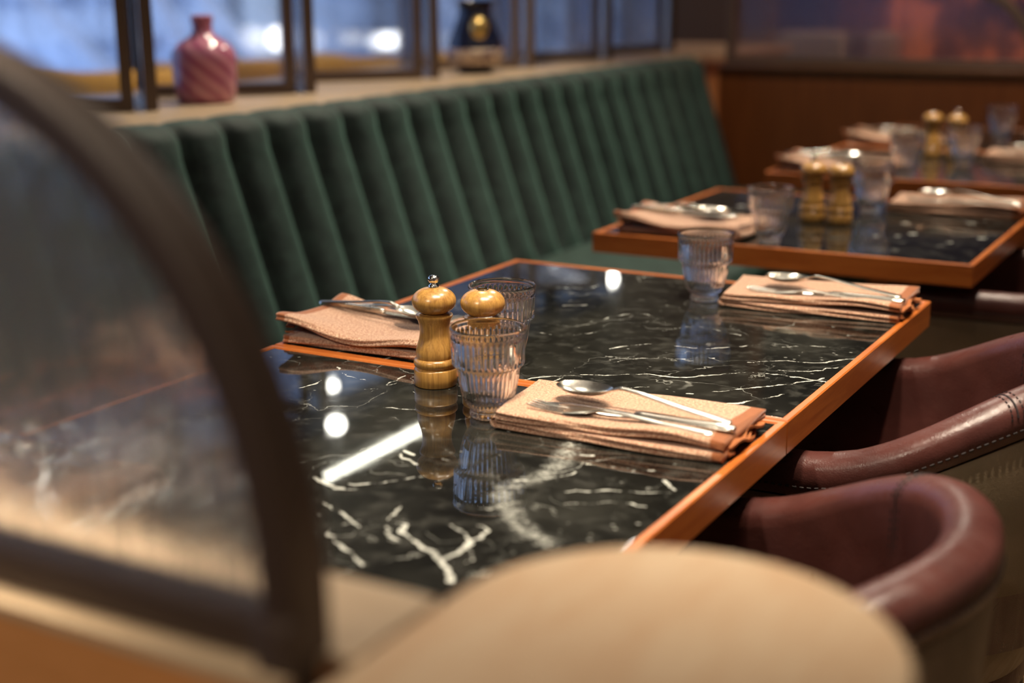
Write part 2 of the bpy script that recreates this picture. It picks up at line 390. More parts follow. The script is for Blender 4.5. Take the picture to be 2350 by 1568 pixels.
# things seen beyond the back partition
def beyond_back():
    purple = simple('plum_wall', (.085, .06, .12), .8)
    struct(box('wall_far_end', (-6, 13.9, 0), (3, 14, 3.75), purple), 'plum coloured wall at the far end of the room')
    brick = NT('copper_mosaic'); co = brick.coord('Object', (1, 1, .35))
    n = brick.noise(9, 4, .7, co); c = brick.mix(brick.ramp(n, .46, .58), (.03, .02, .06), (.85, .30, .14))
    brick.pbr(col=c, rough=.5)
    o = box('copper_panel', (-2.25, 8.6, 0), (.3, 8.7, 1.6), brick.m); tag(o, 'blurred copper and plum mottled panel behind the back glass screen, far right', 'wall panel')
    o = box('brown_pillar', (-3.55, 7.6, 0), (-2.68, 7.8, 3.75), simple('brown_plaster', (.085, .05, .03), .8)); tag(o, 'dull brown pillar behind the left half of the back glass screen', 'pillar')
    beige = simple('beige_upholstery', (.40, .36, .27), .7)
    for (x0, x1, lab) in ((-2.40, -2.06, 'wider pale beige booth back behind the back glass screen'), (-1.93, -1.80, 'narrower pale beige booth back behind the back glass screen')):
        b = empty('booth_seat', ((x0+x1)/2, 7.0, 0)); h = (x1-x0)/2
        box('booth_back', (-h, 0, .3), (h, .10, .955), beige, b, .02)
        box('booth_base', (-h, -.35, 0), (h, .1, .42), beige, b, .02)
        tag(b, lab, 'booth', 'beige booths beyond the back screen')
    l = area('far_room_light', (-1.2, 7.2, 2.8), (-1.2, 8.2, .6), 55, (1, .62, .42), 1.2, .6)
beyond_back()

# ================================================================== SCREENS
def quarter_panel(name, x0, x1, y, z0, Rr, top, matf, matg, depth, fw, label, brail=None):
    """glass screen on a ledge whose right-hand end is a quarter round"""
    root = empty(name, ((x0+x1)/2, y, z0)); brail = brail or fw
    ox = -(x0+x1)/2; W0, W1 = x0+ox, x1+ox; H = top-z0
    def loop(ins, bot):
        r = Rr-ins; cx, cz = W1-Rr, H-Rr
        P = [(W0+ins, bot), (W1-ins, bot), (W1-ins, cz)]
        P += [(cx+r*math.cos(a), cz+r*math.sin(a)) for a in np.linspace(0, math.pi/2, 28)][1:]
        P += [(W0+ins, H-ins)]
        return P
    A = loop(0, 0); B = loop(fw, brail); n = len(A); vs = []
    e = .003
    for yy, (P) in ((-depth/2, A), (depth/2, A), (-depth/2, B), (depth/2, B)): vs += [(x, yy, z) for x, z in P]
    fs = []
    for k in range(n):
        j = (k+1) % n
        fs += [(k, j, n+j, n+k), (2*n+j, 2*n+k, 3*n+k, 3*n+j), (j, k, 2*n+k, 2*n+j), (n+k, n+j, 3*n+j, 3*n+k)]
    fr = mesh('screen_frame', vs, fs, matf, root, smooth=False)
    m = fr.modifiers.new('bevel', 'BEVEL'); m.width = .003; m.segments = 2; m.limit_method = 'ANGLE'
    # pane
    g = loop(fw-.004, brail-.004); n = len(g); t = .003
    vs = [(x, -t, z) for x, z in g]+[(x, t, z) for x, z in g]
    fs = [tuple(range(n)), tuple(range(2*n-1, n-1, -1))]+[(k+n, (k+1) % n+n, (k+1) % n, k) for k in range(n)]
    mesh('glass_pane', vs, fs, matg, root, smooth=False)
    tag(root, label, 'glass screen'); return root
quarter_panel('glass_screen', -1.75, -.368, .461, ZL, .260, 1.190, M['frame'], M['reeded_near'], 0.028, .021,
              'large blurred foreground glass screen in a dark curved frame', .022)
quarter_panel('glass_screen', -1.92, -.80, FARY+.06, .905, .263, 1.19, M['frame_far'], M['reeded_far'], .036, .030,
              'wide ribbed glass screen on top of the reddish brown back wall', .028)

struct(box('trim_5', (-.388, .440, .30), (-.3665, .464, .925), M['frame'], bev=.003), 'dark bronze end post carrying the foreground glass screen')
# zigzag screens on the ledge behind the banquette
def zigzag():
    F = [(-2.28, y) for y in (1.76, 2.36, 2.95, 3.56, 4.16, 4.77, 5.37)]; D = .33
    first = {}
    names = ['behind the blurred arch', 'just left of the pink vase', 'just right of the pink vase', 'just left of the navy vase', 'just right of the navy vase', 'second from the back corner', 'nearest the back corner']
    faces = ['mostly behind the blurred arch', 'left of the pink vase', 'directly behind the pink vase', 'between the pink and navy vases', 'directly behind the navy vase', 'right of the navy vase', 'nearest the back corner']
    def panel(p, q, label):
        p = Vector(p); q = Vector(q); d = q-p; L = d.length; ang = math.atan2(d.y, d.x)
        root = empty('folding_screen_panel', (p.x, p.y, .93), ang); H = .52; fw = .028; dp = .03
        bm = bmesh.new()
        bm_box(bm, (0, -dp/2, 0), (fw, dp/2, H)); bm_box(bm, (L-fw, -dp/2, 0), (L, dp/2, H))
        bm_box(bm, (fw, -dp/2, 0), (L-fw, dp/2, fw)); bm_box(bm, (fw, -dp/2, H-fw), (L-fw, dp/2, H))
        from_bm('panel_frame', bm, M['frame_far'], root)
        box('glass_pane', (fw, -.002, fw), (L-fw, .002, H-fw), M['reeded'], root)
        tag(root, label, 'screen panel', 'folding glass screens on the ledge')
    for i, (x, y) in enumerate(F):
        b = (x-D, y+D*.94)
        if i: panel((x+.0, y), (b[0]+.03, b[1]-.03), 'bronze-framed glass screen leaf seen nearly edge-on, '+names[i])
        if i+1 < len(F):
            nx = F[i+1]
            panel((b[0], b[1]-.005), (nx[0]-.035, nx[1]-.02), 'wide-open bronze-framed glass screen leaf, '+faces[min(i+1, 6)])
zigzag()

# ================================================================== BANQUETTE
def banquette():
    Y0, Y1 = .60, 4.78
    root = empty('banquette', (-1.6, (Y0+Y1)/2, 0)); oy = (Y0+Y1)/2
    sp = .1345; per = 16
    # profile from the seat crease up and over the top (x, z) ; bump weight
    prof = [(-1.76, .40, 0), (-1.765, .47, .25)] + [(-1.77-.34*(z-.48), z, 1) for z in np.linspace(.50, .87, 12)]
    cx, cz, rr_ = -1.9675, .890, .060
    for a in np.linspace(R(20), R(175), 10): prof.append((cx+rr_*math.cos(a)*1.05, cz+rr_*math.sin(a)*.85, 1-.55*sst(a, R(30), R(100))))
    prof += [(-2.035, .86, 0), (-2.035, .40, 0)]
    ny = int((Y1-Y0)/sp*per); vs = []; fs = []
    for j in range(ny+1):
        y = Y0+(Y1-Y0)*j/ny; ph = ((y-2.059) / sp) % 1.0
        u = abs(2*ph-1); b = math.sqrt(max(0, 1-(.995*u)**2.6))*.046
        for (x, z, wgt) in prof:
            nx = 1 if z < .88 else max(0, (x-cx)/rr_); nz = 0 if z < .88 else (z-cz)/rr_*.6
            q = b*wgt-.034*wgt
            vs.append((x+1.6+nx*q, y-oy, z+nz*q))
    n = len(prof)
    for j in range(ny):
        for i in range(n-1): fs.append((j*n+i, (j+1)*n+i, (j+1)*n+i+1, j*n+i+1))
    fs.append(tuple(range(n))); fs.append(tuple(ny*n+i for i in range(n-1, -1, -1)))
    mesh('backrest', vs, fs, M['velvet'], root, angle=R(70))
    box('seat_cushion', (-.17, Y0-oy, .36), (.40, Y1-oy, .48), M['velvet'], root, .03, seg=4)
    box('seat_base', (-.42, Y0-oy, .0), (.34, Y1-oy, .36), M['velvet'], root)
    tag(root, 'long green velvet banquette with vertical channel-tufted back', 'banquette')
banquette()

# ================================================================== TABLES
TX, TW, TD = -1.13, .695, .645
def rand_veins(seed, extra=()):
    rnd = random.Random(seed); out = []
    for i in range(9):
        x, y = rnd.uniform(0, TW), rnd.uniform(0, TD); a = rnd.uniform(0, 6.28); P = []
        for k in range(rnd.randint(2, 7)):
            P.append((x, y)); a += rnd.uniform(-.5, .5); x += .035*math.cos(a); y += .035*math.sin(a)
        if len(P) > 1: out.append((rnd.choice([.0006, .0012, .002]), P))
    for (x, y, wd) in extra: out.append((wd, [(x, y), (x+.006, y+.004)]))
    return out
VA = [(0.009,[(0.516,0.503),(0.535,0.436),(0.544,0.391),(0.533,0.351),(0.53,0.324),(0.562,0.28),(0.595,0.252),(0.626,0.237)]),(0.0036,[(0.498,0.216),(0.502,0.2),(0.531,0.183),(0.564,0.164),(0.592,0.134)]),(0.0036,[(0.565,0.167),(0.568,0.186),(0.567,0.205)]),(0.0036,[(0.352,0.271),(0.369,0.266),(0.384,0.259),(0.394,0.26)]),(0.0036,[(0.473,0.218),(0.474,0.229)]),(0.0036,[(0.56,0.453),(0.548,0.449)]),(0.0018,[(0.565,0.204),(0.56,0.215),(0.541,0.225),(0.531,0.233)]),(0.0018,[(0.563,0.208),(0.569,0.219),(0.566,0.237),(0.551,0.242)]),(0.0018,[(0.579,0.161),(0.585,0.178),(0.57,0.196)]),(0.0018,[(0.394,0.26),(0.408,0.265)]),(0.0018,[(0.399,0.222),(0.426,0.213),(0.447,0.2),(0.471,0.185)]),(0.0018,[(0.474,0.229),(0.47,0.248),(0.464,0.251)]),(0.0018,[(0.388,0.365),(0.405,0.356),(0.418,0.349)]),(0.0018,[(0.385,0.378),(0.4,0.371)]),(0.0018,[(0.651,0.421),(0.66,0.409),(0.669,0.403)]),(0.0018,[(0.484,0.203),(0.5,0.185),(0.519,0.179)]),(0.0018,[(0.151,0.504),(0.158,0.528),(0.153,0.547)]),(0.0018,[(0.526,0.355),(0.555,0.379),(0.566,0.403)]),(0.0018,[(0.452,0.164),(0.482,0.146),(0.514,0.125)]),(0.0007,[(0.394,0.273),(0.417,0.289),(0.438,0.317),(0.452,0.335)]),(0.0007,[(0.58,0.35),(0.61,0.37),(0.636,0.381),(0.669,0.395)]),(0.0007,[(0.135,0.602),(0.165,0.579),(0.205,0.568)]),(0.0007,[(0.283,0.491),(0.302,0.492),(0.319,0.498)]),(0.0007,[(0.271,0.562),(0.29,0.542),(0.292,0.534)]),(0.0007,[(0.199,0.524),(0.229,0.543),(0.242,0.577)]),(0.0007,[(0.236,0.533),(0.233,0.61)]),(0.0007,[(0.452,0.159),(0.446,0.183),(0.464,0.209),(0.506,0.221),(0.55,0.25)]),(0.0007,[(0.563,0.429),(0.598,0.434),(0.631,0.442)]),(0.0007,[(0.595,0.321),(0.63,0.347),(0.662,0.352)]),(0.0007,[(0.432,0.374),(0.45,0.369)]),(0.0007,[(0.546,0.295),(0.535,0.277),(0.508,0.275)])]
VB = [(0.0016,[(0.367,0.009),(0.38,0.029),(0.416,0.061),(0.45,0.074),(0.479,0.098),(0.526,0.106),(0.551,0.128),(0.583,0.158),(0.612,0.169),(0.655,0.17),(0.688,0.166)]),(0.0016,[(0.576,0.207),(0.612,0.235),(0.653,0.245),(0.684,0.287)]),(0.0016,[(0.621,0.191),(0.655,0.204),(0.681,0.24)]),(0.0016,[(0.092,0.009),(0.111,0.031),(0.132,0.021)]),(0.0016,[(0.164,-0.005),(0.171,0.022),(0.185,0.041)]),(0.0016,[(0.585,0.068),(0.607,0.095),(0.642,0.13),(0.667,0.164),(0.678,0.182)]),(0.0016,[(0.163,0.481),(0.204,0.496),(0.214,0.525)]),(0.0016,[(0.229,0.375),(0.258,0.396)]),(0.0016,[(0.01,0.006),(0.028,0.02),(0.064,0.019)]),(0.0007,[(0.424,0.127),(0.454,0.166),(0.494,0.183),(0.531,0.207)]),(0.0007,[(0.392,-0.004),(0.404,0.038),(0.398,0.084)]),(0.0007,[(0.453,-0.012),(0.494,0.04),(0.533,0.064)]),(0.0007,[(0.418,0.304),(0.45,0.348),(0.52,0.33)]),(0.0007,[(0.308,0.302),(0.34,0.377),(0.372,0.379)]),(0.0007,[(0.587,0.012),(0.626,0.042),(0.658,0.097)]),(0.0007,[(0.252,0.217),(0.315,0.223),(0.345,0.266)]),(0.0007,[(0.395,0.188),(0.436,0.234),(0.504,0.245),(0.561,0.3)]),(0.0007,[(0.563,0.276),(0.614,0.315),(0.671,0.333)]),(0.0025,[(0.559,0.048),(0.566,0.05)]),(0.0025,[(0.616,0.036),(0.623,0.038)]),(0.0025,[(0.549,0.127),(0.543,0.119)])]

VC = rand_veins(3, [(.49, .367, .007), (.53, .254, .008), (.511, .219, .006), (.499, .487, .005), (.601, .423, .006), (.652, .266, .008), (.61, .196, .005), (.131, .427, .007), (.15, .41, .005), (.476, .202, .005)])
VD = rand_veins(8); VE = rand_veins(11)
def make_table(y0, veins, step, label, group):
    root = empty('marble_table', (TX+TW/2, y0+TD/2, 0)); rw = .010
    w2, d2 = TW/2-rw, TD/2-rw
    nx, ny = int(2*w2/step), int(2*d2/step)
    X, Y = np.meshgrid(np.linspace(-w2, w2, nx+1), np.linspace(-d2, d2, ny+1))
    X = X.ravel(); Y = Y.ravel(); gx = X+TW/2; gy = Y+TD/2
    def smooth(P, wd, i):
        rnd = random.Random(i*7+len(P)); P = [Vector((a, b, 0)) for a, b in P]; Q = []
        for k in range(len(P)-1):
            p0, p1, p2, p3 = P[max(k-1, 0)], P[k], P[k+1], P[min(k+2, len(P)-1)]; m = max(2, int((p2-p1).length/.007))
            for j in range(m):
                u = j/m; q = .5*((2*p1)+(-p0+p2)*u+(2*p0-5*p1+4*p2-p3)*u*u+(-p0+3*p1-3*p2+p3)*u**3)
                Q.append((q.x+rnd.gauss(0, .0013), q.y+rnd.gauss(0, .0013)))
        return Q+[(P[-1].x, P[-1].y)]
    def dist(vlist):
        vlist = [(wd*.75, smooth(P, wd, i)) for i, (wd, P) in enumerate(vlist)]
        D = np.full(X.shape, .03)
        for wd, P in vlist:
            for (a, b), (c, e) in zip(P[:-1], P[1:]):
                vx, vy = c-a, e-b; L = vx*vx+vy*vy+1e-12
                t = np.clip(((gx-a)*vx+(gy-b)*vy)/L, 0, 1)
                D = np.minimum(D, np.hypot(gx-a-t*vx, gy-b-t*vy)-wd)
        return D
    dv = dist([v for v in veins if v[0] < .0085]); db = dist([v for v in veins if v[0] >= .0085])
    N = len(X); vs = np.empty((N, 3)); vs[:, 0] = X; vs[:, 1] = Y; vs[:, 2] = .75
    idx = np.arange(N).reshape(ny+1, nx+1)
    q = np.stack([idx[:-1, :-1], idx[:-1, 1:], idx[1:, 1:], idx[1:, :-1]], -1).reshape(-1, 4)
    me = bpy.data.meshes.new('marble_top')
    # skirt (underside) corners
    cs = [(-w2, -d2), (w2, -d2), (w2, d2), (-w2, d2)]; ids = [idx[0, 0], idx[0, -1], idx[-1, -1], idx[-1, 0]]
    vs = np.vstack([vs, [(a, b, .722) for a, b in cs]])
    b0 = N; border = [list(idx[0, :]), list(idx[:, -1]), list(idx[-1, ::-1]), list(idx[::-1, 0])]
    ng = [tuple(int(v) for v in br[::-1])+(b0+k, b0+(k+1) % 4) for k, br in enumerate(border)] + [(b0+3, b0+2, b0+1, b0)]
    nl = q.size+sum(len(g) for g in ng)
    me.vertices.add(len(vs)); me.vertices.foreach_set('co', vs.ravel())
    me.loops.add(nl); me.loops.foreach_set('vertex_index', np.concatenate([q.ravel()]+[np.array(g) for g in ng]).astype(np.int32))
    st = np.concatenate([np.arange(len(q))*4, q.size+np.cumsum([0]+[len(g) for g in ng])[:-1]]).astype(np.int32)
    me.polygons.add(len(st)); me.polygons.foreach_set('loop_start', st)
    me.update(calc_edges=True)
    for nm, arr in (('vein', dv), ('band', db)):
        at = me.attributes.new(nm, 'FLOAT', 'POINT'); at.data.foreach_set('value', np.concatenate([arr, [.03]*4]).astype(np.float32))
    me.materials.append(M['marble'])
    o = bpy.data.objects.new('marble_top', me); COL.objects.link(o); o.parent = root
    # mitred wooden rim with a small step inside
    prof = [(0, .714), (0, .7495), (.0015, .7512), (.0058, .7512), (.0066, .7495), (.0088, .7495), (.0096, .7515), (rw+.0012, .7500), (rw+.0012, .7490), (rw, .714)]
    prof = [(0, .714), (0, .7496), (.0014, .7512), (.0074, .7512), (.0084, .7498), (rw-.0001, .7496), (rw-.0001, .714)]
    vs = []; fs = []; n = len(prof)
    for sx_, sy_ in ((-1, -1), (1, -1), (1, 1), (-1, 1)):
        for ins, z in prof: vs.append((sx_*(TW/2-ins), sy_*(TD/2-ins), z))
    for c in range(4):
        for i in range(n):
            fs.append((c*n+i, ((c+1) % 4)*n+i, ((c+1) % 4)*n+(i+1) % n, c*n+(i+1) % n))
    rim = mesh('wooden_rim', vs, fs, M['rim'], root, smooth=False)
    lathe('pedestal', [(.038, .012), (.030, .05), (.030, .69), (.10, .713)], M['black_metal'], root, 24)
    lathe('pedestal_foot', [(.22, 0), (.22, .008), (.20, .014), (.03, .02)], M['black_metal'], root, 40)
    tag(root, label, 'table', group); return root
make_table(.712, VA, .0015, 'nearest black marble table with orange wood rim, under the sharp pepper mill', 'marble tables along the banquette')
make_table(1.360, VB, .0015, 'second black marble table, its rim touching the nearest table', 'marble tables along the banquette')
make_table(2.300, VC, .004, 'third black marble table, blurred, standing alone with two wooden mills', 'marble tables along the banquette')
make_table(3.262, VD, .006, 'fourth marble table, very blurred, behind the alone-standing third table', 'marble tables along the banquette')
make_table(3.910, VE, .006, 'farthest marble table, beside the brown back wall', 'marble tables along the banquette')

# ================================================================== PEPPER AND SALT MILLS
def body_prof():
    P = [(0, .0), (.0240, .0), (.0252, .0012), (.0254, .010), (.0252, .0190), (.0244, .0206), (.0222, .0218), (.0222, .0228), (.0246, .0242),
         (.0254, .0275), (.0250, .0305), (.0236, .0322), (.0218, .0332), (.0222, .0345), (.0227, .0385), (.0222, .0430), (.0207, .0490), (.0188, .0550), (.0176, .0610), (.0173, .0660),
         (.0178, .0720), (.0190, .0770), (.0208, .0808), (.0216, .0826), (.0214, .0842), (.0190, .0850), (0, .0850)]
    return P
def head_prof(hole):
    c, a, b = .1005, .0258, .0162; P = [(0, .0856), (.0180, .0856)]
    for t in np.linspace(R(-62), R(80 if not hole else 76), 22): P.append((a*math.cos(t)**.9 if math.cos(t) > 0 else 0, c+b*math.sin(t)))
    if hole: P += [(.0062, .1163), (.0058, .1150), (0, .1148)]
    else: P += [(0, .1167)]
    return P
def make_mill(pepper):
    root = empty('pepper_mill' if pepper else 'salt_mill')
    lathe('body', body_prof(), M['mill'], root, 72, angle=R(60))
    lathe('head', head_prof(not pepper), M['mill'], root, 72, angle=R(60))
    if pepper:
        lathe('metal_knob', [(0, .1155), (.0048, .1155), (.0062, .1172), (.0058, .1190), (.0040, .1200), (.0036, .1212), (.0052, .1226), (.0066, .1250), (.0064, .1276), (.0048, .1296), (.0022, .1306), (0, .1308)], M['chrome'], root, 32)
    else:
        lathe('metal_collar', [(.0074, .1152), (.0074, .1168), (.0066, .1172), (.0060, .1168), (.0060, .1152)], M['chrome'], root, 32)
    return root
pep = make_mill(True); salt = make_mill(False)
TZ = .7501
def place(proto, used, x, y, z, rz, label, cat, group):
    o = proto if proto.name not in used else copy_tree(proto)
    used.add(proto.name); o.location = (x, y, z); o.rotation_euler = (0, 0, rz)
    return tag(o, label, cat, group)
used = set()
G = 'wooden pepper and salt mills'
place(pep, used, -.845, 1.306, TZ, .3, 'sharp wooden pepper mill with shiny metal knob on the nearest table', 'pepper mill', G)
place(salt, used, -.789, 1.322, TZ, 1.9, 'wooden salt mill without knob behind the front tumbler', 'salt mill', G)
place(pep, used, -.806, 2.610, TZ, .9, 'blurred pepper mill with metal knob on the third table', 'pepper mill', G)
place(salt, used, -.750, 2.603, TZ, 2.2, 'blurred salt mill without knob beside the third table\'s pepper mill', 'salt mill', G)
place(salt, used, -.838, 3.740, TZ, 1.2, 'farthest salt mill, left of the farthest knobbed mill', 'salt mill', G)
place(pep, used, -.772, 3.722, TZ, 2.7, 'farthest pepper mill, its pale knob against the brown wall', 'pepper mill', G)

# ================================================================== TUMBLERS
def make_glass():
    out = [(0, .0), (.0185, .0), (.0215, .0012), (.0222, .0045), (.0212, .0085), (.0215, .0110)]
    out += [(.0240, .0135), (.0272, .0180), (.0300, .0245), (.0325, .034), (.0345, .044), (.0356, .054), (.0361, .0585), (.0366, .0605),
            (.0400, .0618), (.0416, .0636), (.0419, .0680), (.0421, .078), (.0426, .088), (.0429, .096), (.0430, .1000), (.0437, .1022), (.0438, .1042), (.0431, .1058), (.0421, .1064)]
    inn = [(.0411, .1056), (.0405, .1035), (.0404, .1010), (.0401, .096), (.0393, .085), (.0384, .072), (.0376, .064), (.0342, .0590), (.0332, .055), (.0318, .044), (.0302, .034), (.0272, .0245), (.0225, .0182), (.012, .0165), (0, .0162)]
    # densify
    def dens(P):
        Q = []
        for a, b in zip(P[:-1], P[1:]):
            k = max(1, int(math.hypot(b[0]-a[0], b[1]-a[1])/.0016))
            for i in range(k): Q.append((a[0]+(b[0]-a[0])*i/k, a[1]+(b[1]-a[1])*i/k))
        return Q+[P[-1]]
    out = dens(out); inn = dens(inn); no = len(out)
    NF = 38
    def rmod(i, r, z, th):
        if i >= no: return r
        c = abs(math.cos(th*NF/2)); 
        up = sst(z, .0610, .0660)*(1-sst(z, .090, .0975)); lo = sst(z, .0125, .020)*(1-sst(z, .0560, .0600)); ft = .35 if z < .011 and r > .015 else 0
        return r - (up*.0026+lo*.0022)*(1-c)**.7 - (.0012*(1-abs(math.cos(th*11+.4))) if ft else 0)
    return lathe('water_tumbler', out+inn, M['glass'], None, NF*8, rmod=rmod, angle=None)
gl = make_glass(); used2 = set()
def tumbler(x, y, rz, label):
    o = gl if not used2 else gl.copy()
    if used2: COL.objects.link(o)
    used2.add(1); o.location = (x, y, TZ+.0002); o.rotation_euler = (0, 0, rz); o.scale = (.945, .945, .95); tag(o, label, 'glass', 'ribbed water tumblers')
tumbler(-.727, 1.228, 0, 'sharp ribbed glass tumbler on the nearest table, in front of the salt mill')
tumbler(-.818, 1.417, .4, 'ribbed glass tumbler behind the two sharp wooden mills')
tumbler(-.732, 1.865, .2, 'ribbed tumbler left of the second table\'s napkin near the aisle')
tumbler(-.803, 2.353, .7, 'blurred tumbler beside the left napkin on the third table')
tumbler(-.732, 2.765, .1, 'blurred tumbler right of the third table\'s salt mill')
tumbler(-.797, 3.31, .5, 'blurred tumbler on the fourth table, left of the farthest mills')
tumbler(-.724, 3.585, .3, 'blurred tumbler in front of the farthest pepper mill')
tumbler(-.746, 4.20, .9, 'farthest faint tumbler, right of the farthest mills')

# ================================================================== NAPKINS AND CUTLERY
def make_napkin(name, L=.262, W=.140, lift=0., seed=1, mirror=False, single=False):
    rnd = np.random.RandomState(seed); ph = rnd.uniform(0, 6.28, 8)
    t = .0098; hr = .00245; hc = .0058
    if single: hr = .0027; hc = .0064
    # path: bottom leaf from open end to fold, U turn, back along the top
    path = []
    for x in np.linspace(L-.004, .008, 60): path.append((x, hc, 0, 1, 0))
    for a in np.linspace(0, math.pi, 9)[1:-1]: path.append((.006-.0062*math.sin(a)*1.0, hc+hc*(1-math.cos(a)), math.sin(a), math.cos(a), 1))
    for x in np.linspace(.008, L, 60): path.append((x, 3*hc, 0, -1, 2))
    sec = []
    ar = np.linspace(-90, 90, 7)
    # front side, two rolls, then the back side
    sec += [(-hr*math.cos(R(a))*1.1, 1*hr+hr*math.sin(R(a))) for a in ar[::-1]][:-1]
    sec += [(.0012, 0.0)]
    sec += [(-hr*math.cos(R(a))*1.1, -1*hr+hr*math.sin(R(a))) for a in ar[::-1]][1:]
    if single: sec = [(-2*hr*math.cos(R(a)), 2*hr*math.sin(R(a))) for a in np.linspace(90, -90, 13)]
    m0 = len(sec)
    ys = np.linspace(.006, W-.006, 18); sec += [(y, -2*hr) for y in ys]
    sec += [(W+hr*math.cos(R(a)), -1*hr+hr*math.sin(R(a))) for a in ar]
    sec += [(W+hr*math.cos(R(a)), 1*hr+hr*math.sin(R(a))) for a in ar]
    sec += [(y, 2*hr) for y in ys[::-1]]
    n = len(sec); vs = []; fs = []; uvs = []; hem = []
    s = 0; px = None; slen = np.r_[0, np.cumsum([math.hypot(sec[(i+1) % n][0]-sec[i][0], sec[(i+1) % n][1]-sec[i][1]) for i in range(n)])]
    for (x, z, tx, nz, leaf) in path:
        if px: s += math.hypot(x-px[0], z-px[1])
        px = (x, z)
        top = 1 if leaf == 2 else (.5 if leaf == 1 else 0)
        for (y, q) in sec:
            yy = y; fr = 1-sst(y, 0, .05)
            X = x-(tx*q if leaf == 1 else 0)*1.0; Z = z+nz*(-q)*(-1 if leaf == 2 else -1)
            if leaf == 2: Z = z+q
            elif leaf == 0: Z = z-q if False else z+q*1.0
            else: Z = z
            if leaf == 1:
                aa = math.acos(max(-1, min(1, nz)))
                rad = hc-q*math.cos(0); rad = hc-q if True else hc
                # q is measured from the inner side: keep the same orientation on both leaves
                X = .008-(hc+(q if True else 0)*0+abs(q)*.9*np.sign(q)*-1)*math.sin(aa)*1.0
                Z = 2*hc-(hc)*math.cos(aa)+q
            # softness
            Z += top*(.0016*math.sin(x*26+ph[0])+.0010*math.sin(x*47+y*20+ph[1]))*(.4+fr)
            Z += top*.0012*math.sin(y*45+ph[2])
            Z += top*lift*sst(x, L*.55, L)**1.3*(.6+.7*fr) + (1-top)*0
            Z += top*lift*.7*sst(x, L*.6, L)*sst(y, W*.7, W)
            wob = .0030*math.sin(x*17+ph[3]+top*2)+.0014*math.sin(x*41+ph[4]+q*900)
            yy += wob*(1-sst(y, .0, W)*.3) + top*.003*math.sin(x*9+ph[5])
            X += .004*math.sin(y*30+ph[6]+top*2)*sst(x, L*.8, L)+ .012*(y/W-.5)*(-1)*(1-sst(x, 0, L*.3))
            vs.append([X, yy, max(Z, .0004)]); uvs.append((s, 0)); hem.append(1.0 if x > L-.0155 else 0.0)
    m = len(path)
    for i in range(m-1):
        for k in range(n):
            fs.append((i*n+k, (i+1)*n+k, (i+1)*n+(k+1) % n, i*n+(k+1) % n))
    fs.append(tuple(range(n))); fs.append(tuple((m-1)*n+k for k in range(n-1, -1, -1)))
    # loose inner layers showing at the open end
    V = np.array(vs)
    if mirror:
        V[:, 0] *= -1; fs = [fc[::-1] for fc in fs]
    me = bpy.data.meshes.new(name); me.from_pydata(V.tolist(), [], fs); me.update(); me.shade_smooth()
    at = me.attributes.new('hem', 'FLOAT', 'POINT'); at.data.foreach_set('value', np.array(hem, dtype=np.float32))
    uv = me.uv_layers.new(name='UVMap'); nv = len(vs)
    vi = np.empty(len(me.loops), dtype=np.int32); me.loops.foreach_get('vertex_index', vi)
    U = np.array([u[0] for u in uvs])[vi]; Vv = slen[vi % n]
    uv.data.foreach_set('uv', np.stack([U, Vv], -1).ravel())
    me.materials.append(M['weave'])
    o = bpy.data.objects.new(name, me); COL.objects.link(o)
    # crumpled layers at the open end
    bm = bmesh.new(); sgn = -1 if mirror else 1
    for k in range(3):
        z0 = .0045+k*.0045+lift*.3*k; pts = []
        prev = None
        for y in np.linspace(.010+.002*k, W-.004-.006*k, 26):
            x = L+.001+.0035*math.sin(y*95+k*2.1)+.002*k; z = z0+.0022*math.sin(y*140+k*1.7)
            a = bm.verts.new((sgn*x, y, max(z-.0012, .0005))); b = bm.verts.new((sgn*x, y, z+.0012)); c = bm.verts.new((sgn*(x-.014), y, z+.0010)); d = bm.verts.new((sgn*(x-.014), y, max(z-.0010, .0005)))
            if prev:
                for p, q2 in ((0, 1), (1, 2), (2, 3), (3, 0)): bm.faces.new((prev[p], prev[q2], (a, b, c, d)[q2], (a, b, c, d)[p]))
            else: bm.faces.new((a, b, c, d))
            prev = (a, b, c, d)
        bm.faces.new(prev[::-1])
    h = from_bm('hemmed_edge', bm, M['hemcloth'], o, smooth=True)
    return o
M['hemcloth'] = (lambda t: (t.pbr(col=t.mix(t.ramp(t.noise(1400, 2, .5, t.coord()), .35, .65), (.20, .055, .014), (.45, .15, .04)), rough=.85), t.m)[1])(NT('hem_cloth'))

